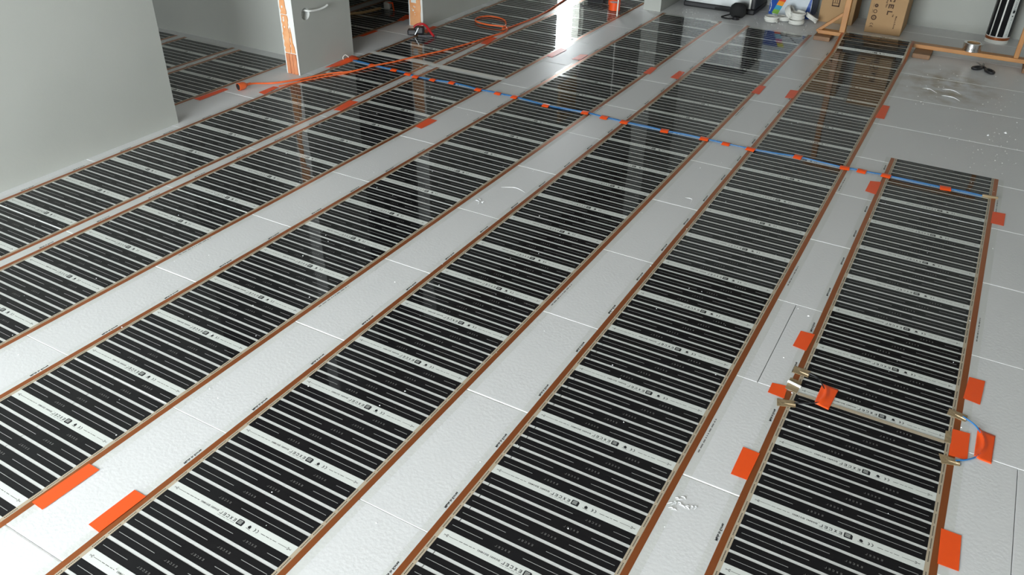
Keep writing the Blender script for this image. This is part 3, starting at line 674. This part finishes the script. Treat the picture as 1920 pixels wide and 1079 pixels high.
da = BW/RR; dg = GAP/RR; dl = LG/RR
patch(la-dl/2, la+dl/2, 'logo', 'logo_band')
ang = la+dl/2
while ang < la+2*math.pi-dl/2-da: patch(ang, ang+da, 'carbon', 'carbon_band'); ang += da+dg
lo = MB(); lm = LOGO
src = [v.co.copy() for v in lm.vertices]
for p in lm.polygons:
    if p.material_index == 1: lo.add([src[i] for i in p.vertices], [tuple(range(len(p.vertices)))], 0)
nrm = Vector((math.cos(la), math.sin(la), 0)); tn = Vector((-math.sin(la), math.cos(la), 0))
mtx = Matrix(((0, tn.x, nrm.x, nrm.x*(RR+.0008)), (0, tn.y, nrm.y, nrm.y*(RR+.0008)), (-1, 0, 0, .2675), (0, 0, 0, 1)))
link('logo_print', lo.xf(mtx).mesh('logo_print', ['print_black'], fix=False), fr)

# foil tape roll on the rail
ft = thing('foil_tape_roll', 'shiny aluminium foil tape roll on the wooden rail', 'tape roll', (-.012, 6.398, .0582))
link('foil_winding', MB().lathe([(.042, 0), (.06, 0), (.06, .052), (.042, .052)], n=36, close=True).mesh('foil_winding', ['foil'], smooth=True), ft)
link('core', MB().lathe([(.0385, .001), (.042, .001), (.042, .051), (.0385, .051)], n=36, close=True).mesh('core', ['card'], smooth=True), ft)

# scissors
sc_ = thing('scissors', 'black-handled scissors lying open on the grey boards', 'scissors', (.085, 6.19, .001))
def oval(cx, cy, ax, ay, rot, r):
    P = [(cx+math.cos(rot)*ax*math.cos(q)-math.sin(rot)*ay*math.sin(q), cy+math.sin(rot)*ax*math.cos(q)+math.cos(rot)*ay*math.sin(q), r) for q in [2*math.pi*i/20 for i in range(20)]]
    return MB().tube(P, r, 8, cyc=True)
link('handle', oval(-.032, -.025, .034, .019, math.radians(50), .009).tube([(-.012, .0, .008), (.0, .03, .008)], .008, 8).mesh('handle', ['black'], smooth=True), sc_)
link('handle', oval(.046, -.06, .04, .02, math.radians(-62), .009).tube([(.03, -.028, .008), (.002, .03, .008)], .008, 8).mesh('handle', ['black'], smooth=True), sc_)
for pts in ([(-.008, .022), (.01, .028), (-.038, .1), (-.05, .108)], [(-.008, .03), (.01, .026), (.006, .095), (-.004, .108)]):
    link('blade', MB().poly(pts, .008, .012).mesh('blade', ['slab']), sc_)

# aluminium case
ca = thing('tool_case', 'silver aluminium tool case with black edges against the far wall', 'case', (-2.19, 6.73, 0))
bx('silver_panel', ca, 'silver', .012, .555, 0, .33, .035, .45, bev=.006)
bx('base_edge', ca, 'black', 0, .59, -.012, .345, 0, .04, bev=.01)
bx('side_panel', ca, 'black', .553, .59, -.006, .34, .04, .46, bev=.01); bx('side_panel', ca, 'black', 0, .014, -.006, .34, .04, .46, bev=.004)
bx('lid', ca, 'black', 0, .59, -.008, .34, .45, .49, bev=.01)
bx('corner_strip', ca, 'white_pl', .538, .552, -.004, .004, .045, .44, bev=.001)
bx('latch', ca, 'silver', .46, .5, -.02, -.008, .008, .026, bev=.002)

# black pouch with cord
po = thing('black_pouch', 'small black round pouch with cord in front of the silver case', 'pouch', (-1.70, 6.6, 0))
pb = MB().lathe([(0.0, 0), (.045, .002), (.062, .02), (.066, .05), (.058, .085), (.035, .105), (0, .11)], n=28)
pb.xf(Matrix.Scale(.75, 4, (0, 1, 0))); link('pouch_body', pb.mesh('pouch_body', ['black_cloth'], smooth=True), po)
link('cord_loop', MB().tube(smooth_path([(-.05, -.02, .02), (-.09, -.05, .008), (-.1, -.085, .006), (-.06, -.105, .006), (-.02, -.1, .006), (.0, -.06, .012)], 6), .0055, 8).mesh('cord_loop', ['black_cloth'], smooth=True), po)
link('foot_knob', MB().cyl((0.01, -.075), .03, 0, .02, 20, r1=.02).mesh('foot_knob', ['black'], smooth=True), po)
link('strap', MB().box(-.19, -.04, -.012, .012, .035, .05).xf(Matrix.Rotation(-.3, 4, 'X')).mesh('strap', ['black_cloth']), po)

# printed bag
bgr = thing('cement_bag', 'white and blue printed bag with rainbow stripe by the case', 'bag', (-1.52, 6.86, 0), math.radians(-2))
bagm = MB(); nx, nz = 12, 12; bw_, bh, bd = .32, .5, .22
def bagpt(i, j, side):
    u, v = i/nx, j/nz; bulge = .02*math.sin(u*math.pi)*math.sin(min(1, v*1.3+.15)*math.pi)
    x = u*bw_+(.004*math.sin(9*v)); return (x, (-bulge if side == 0 else bd+bulge), v*bh)
for side in (0, 1):
    vs = [bagpt(i, j, side) for j in range(nz+1) for i in range(nx+1)]
    fs = [(j*(nx+1)+i, j*(nx+1)+i+1, (j+1)*(nx+1)+i+1, (j+1)*(nx+1)+i) for j in range(nz) for i in range(nx)]
    bagm.add(vs, fs, 0)
for j in range(nz):
    for i in (0, nx): bagm.add([bagpt(i, j, 0), bagpt(i, j, 1), bagpt(i, j+1, 1), bagpt(i, j+1, 0)], [(0, 1, 2, 3)], 1)
bagm.add([(0, 0, bh), (bw_, 0, bh), (bw_, bd, bh), (0, bd, bh)], [(0, 1, 2, 3)], 0); bagm.add([(0, 0, 0), (bw_, 0, 0), (bw_, bd, 0), (0, bd, 0)], [(0, 1, 2, 3)], 0)
link('bag_body', bagm.mesh('bag_body', ['bag_white', 'bag_blue'], smooth=True), bgr)
def bagq(pts, m, name, off=.0015):
    def y(u, v): return -.02*math.sin(u/bw_*math.pi)*math.sin(min(1, v/bh*1.3+.15)*math.pi)-off
    b = MB(); n = 5; A, B, C, D = [Vector(p) for p in pts]; vs = []
    for j in range(n+1):
        for i in range(n+1):
            p = (A*(1-i/n)+B*i/n)*(1-j/n)+(D*(1-i/n)+C*i/n)*j/n; vs.append((p.x, y(p.x, p.y), p.y))
    b.add(vs, [(j*(n+1)+i, j*(n+1)+i+1, (j+1)*(n+1)+i+1, (j+1)*(n+1)+i) for j in range(n) for i in range(n)])
    return link(name, b.mesh(name, [m], smooth=True, fix=False), bgr)
bagq([(0, .0), (.03, .0), (.135, .25), (0, .25)], 'bag_blue', 'blue_panel')
for k in range(7):
    z0, z1 = .01+k*.034, .044+k*.034; xo = lambda z: .022+z*.42
    bagq([(xo(z0), z0), (xo(z0)+.05, z0-.004), (xo(z1)+.05, z1-.004), (xo(z1), z1)], 'rain%d' % (6-k), 'stripe', .0025)
bagq([(.105, .135), (.19, .135), (.19, .152), (.105, .152)], 'print_black', 'dark_bar')
bagq([(.19, .145), (.195, .139), (.3, .215), (.3, .222)], 'print_black', 'thin_line')
bagq([(.275, .0), (.32, .0), (.32, .2), (.305, .14)], 'bag_blue', 'blue_corner')
wv = MB().tube(smooth_path([(.006, -.004, .02), (.014, -.005, .06), (.006, -.004, .1), (.016, -.005, .14), (.01, -.004, .18)], 5), .003, 6)
link('white_scribble', wv.mesh('white_scribble', ['white_pl'], smooth=True), bgr)

# white cable coils
def coil(loc, R, turns, r, rot, label):
    P = []
    n = 22
    for i in range(turns*n+1):
        q = 2*math.pi*i/n; rr = R+.004*math.sin(i*.37)+(i/(turns*n)-.5)*.006
        P.append((rr*math.cos(q), rr*math.sin(q), r+(i/n)*r*1.55))
    o = link('cable_coil', MB().tube(P, r, 7).mesh('cable_coil', ['white_pl'], smooth=True), None, loc, rot)
    return tag(o, label, 'cable coil', 'white cable coils in front of the bag')
coil((-1.432, 6.6, 0), .048, 4, .0062, (0, 0, 0), 'single white cable coil lying left of the coil pile')
coil((-1.25, 6.64, 0), .052, 3, .0066, (0, 0, 1), 'white cable coil lowest in the pile, nearest the camera')
coil((-1.25, 6.645, .034), .046, 5, .0064, (.05, -.04, 2), 'white cable coil on top of the pile, lying flat')
coil((-1.345, 6.72, .045), .052, 5, .006, (.35, .95, .4), 'white cable coil propped up steeply at the back of the pile')
coil((-1.36, 6.7, 0), .05, 3, .0062, (0, 0, .5), 'white cable coil half hidden under the propped coil')
coil((-1.165, 6.72, .028), .046, 3, .0062, (-.1, .5, .2), 'white cable coil leaning at the right end of the pile')

# orange tape rolls on the second film
for loc, h, R, lab in (((-2.607, 6.255, .0016), .062, .044, 'front orange tape roll with blue printed label, standing on film'), ((-2.68, 6.42, .0016), .13, .05, 'rear taller stack roll of orange tape behind the front roll')):
    r = thing('orange_tape_roll', lab, 'tape roll', loc, 0, 'orange tape rolls on the second film')
    link('winding', MB().lathe([(R*.82, 0), (R, .001), (R, h-.001), (R*.82, h)], n=32, close=True).mesh('winding', ['tape'], smooth=True), r)
    link('label_disc', MB().cyl((0, 0), R*.83, h-.006, h-.002, 28).mesh('label_disc', ['white_pl']), r)
    lb = MB()
    for k in range(5): lb.add([(-.026+k*.011, -.008+.003*(k % 2), 0), (-.018+k*.011, -.01+.003*(k % 2), 0), (-.019+k*.011, .012, 0), (-.025+k*.011, .01, 0)], [(0, 1, 2, 3)])
    link('label_print', lb.mesh('label_print', ['bag_blue'], fix=False), r, (0, 0, h-.0015))
o = link('white_rod', MB().tube([(-2.512, 6.09, .0016), (-2.51, 6.095, .35), (-2.507, 6.1, .9)], .006, 10).mesh('white_rod', ['white_pl'], smooth=True)); tag(o, 'thin white upright rod beside the orange tape rolls', 'rod')
bl = thing('black_tool', 'black hand tool with grey handles lying behind the orange tape rolls', 'hand tool', (-2.86, 6.42, .002))
link('tool_head', MB().box(-.05, .09, -.03, .05, 0, .05).mesh('tool_head', ['black']), bl)
link('handle', MB().tube(smooth_path([(-.1, -.06, .03), (-.02, -.05, .035), (.08, -.02, .03), (.14, .03, .03)], 4), .009, 8).mesh('handle', ['black'], smooth=True), bl)
link('handle', MB().tube(smooth_path([(-.08, .02, .06), (.0, .0, .06), (.13, .02, .05)], 4), .007, 8).mesh('handle', ['slab'], smooth=True), bl)

# red and black power tool at the foot of the clay wall end
tl = thing('power_tool', 'red and black cordless tool at the foot of the clay wall end', 'power tool', (-3.51, 4.8, .002), math.radians(28))
bx('battery', tl, 'black', -.07, .0, -.032, .034, 0, .04, bev=.01); bx('housing', tl, 'black', -.02, .05, -.026, .03, .006, .06, bev=.014)
link('red_shell', MB().tube(smooth_path([(-.03, .03, .045), (0, .04, .062), (.035, .036, .068), (.065, .012, .058), (.1, -.03, .028), (.125, -.055, .008)], 5), [.009]*26, 8).mesh('red_shell', ['red'], smooth=True), tl)
link('chrome_strip', MB().box(-.003, .003, -.003, .003, -.028, .028).xf(Matrix.Translation((.0, -.038, .035)) @ Matrix.Rotation(.5, 4, 'Y')).mesh('chrome_strip', ['silver']), tl)
link('base_plate', MB().box(.01, .14, -.05, -.02, 0, .012).mesh('base_plate', ['black']), tl)

# bits in the dark room
o = link('wooden_lath', MB().tube(smooth_path([(-4.42,4.72,.012),(-4.3,4.9,.012),(-4.2,5.04,.014),(-4.15,5.2,.02)], 4), .011, 6).mesh('wooden_lath', ['wood_frame'])); tag(o, 'pale curved lath on the dark room floor', 'lath')
jb = thing('junction_connector', 'white connector block on the dark room floor', 'connector', (-4.15, 5.29, .002), .4)
bx('block', jb, 'white_pl', -.025, .025, -.03, .03, 0, .05, bev=.006); link('orange_lead', MB().tube([(.0, -.02, .045), (.05, -.03, .05), (.07, -.08, .004)], .006, 6).mesh('orange_lead', ['tape']), jb)

# crumbs of white foam
cr = MB()
def crumb(x, y, s, z):
    a = random.random()*6; n = 5
    pts = [(x+s*random.uniform(.6, 1.2)*math.cos(a+i*1.257), y+s*random.uniform(.6, 1.2)*math.sin(a+i*1.257)) for i in range(n)]
    vs = [(px, py, z) for px, py in pts]+[(x, y, z+s*.9)]
    cr.add(vs, [(i, (i+1) % n, n) for i in range(n)])
for _ in range(80): crumb(random.gauss(.22, .14), random.gauss(4.75, .28), random.uniform(.001, .0032), 0)
for _ in range(60): crumb(random.uniform(-.3, .42), random.uniform(5.2, 6.3), random.uniform(.0015, .004), 0)
for _ in range(260): crumb(random.uniform(-3.5, .3), random.uniform(.6, 5.8), random.uniform(.001, .003), .0017)
for _ in range(120): crumb(random.uniform(-2.25, -1.0), random.uniform(6.42, 6.66), random.uniform(.0012, .004), 0)
crumb(.28, 4.99, .009, 0); crumb(.2, 4.9, .008, 0); crumb(-.245, 2.62, .004, 0)
o = link('foam_crumbs', cr.mesh('foam_crumbs', ['foam'])); tag(o, 'tiny white foam crumbs scattered over films and boards', 'crumbs', kind='stuff')
def sliver(pts, w, label):
    P = smooth_path([(x, y, .0005) for x, y in pts], 5); n = len(P)
    o = link('foam_sliver', MB().tube(P, [max(.0004, .5*w*math.sin(math.pi*i/(n-1))) for i in range(n)], 6).mesh('foam_sliver', ['foam'], smooth=True))
    tag(o, label, 'foam sliver', 'curled foam slivers on the boards')
sliver([(-.21,5.55),(-.17,5.56),(-.12,5.5)], .005, 'curled white foam sliver nearest the fifth film, left of a pair')
sliver([(-.1,5.6),(-.04,5.61),(.01,5.55)], .006, 'curled white foam sliver, farther one of the pair beside dirt')
sliver([(-.09,5.47),(-.03,5.47),(.015,5.42)], .006, 'curled white foam sliver, nearer one of the pair beside dirt')
sliver([(-1.72,2.95),(-1.66,2.98),(-1.6,2.96)], .0022, 'thin white foam curl between third and fourth films')
sliver([(-.95,3.3),(-.92,3.3),(-.91,3.25)], .0022, 'small white foam curl between fourth and fifth films')

def scuff(cx, cy, n, R, label):
    b = MB()
    for i in range(n):
        a = random.uniform(0, math.pi); r = R*random.random(); q = random.uniform(0, 6.28); l = random.uniform(.004, .011)
        x, y = cx+1.3*r*math.cos(q), cy+r*math.sin(q)
        P = [(x-l*math.cos(a), y-l*math.sin(a), 0), (x+.004*math.sin(a), y+.003, .0016), (x+l*math.cos(a), y+l*math.sin(a), 0)]
        b.tube(smooth_path(P, 3), [.0004, .0009, .0014, .0016, .0014, .0009, .0004], 5)
    tag(link('scuffed_laminate', b.mesh('scuffed_laminate', ['board'], smooth=True)), label, 'scuff mark', kind='stuff')
scuff(-.33, 1.535, 14, .03, 'crinkled scuff on the board left of the rightmost film, near the bottom edge')
scuff(-1.73, 2.77, 7, .022, 'small shiny scuff on the board between third and fourth films')

o = link('white_scrap', MB().box(-.03, .03, -.006, .006, 0, .002).mesh('white_scrap', ['white_pl']), None, (-1.795, 6.335, .0005), (0, 0, -.05))
tag(o, 'small white strip scrap beside the far end of the third film', 'scrap')
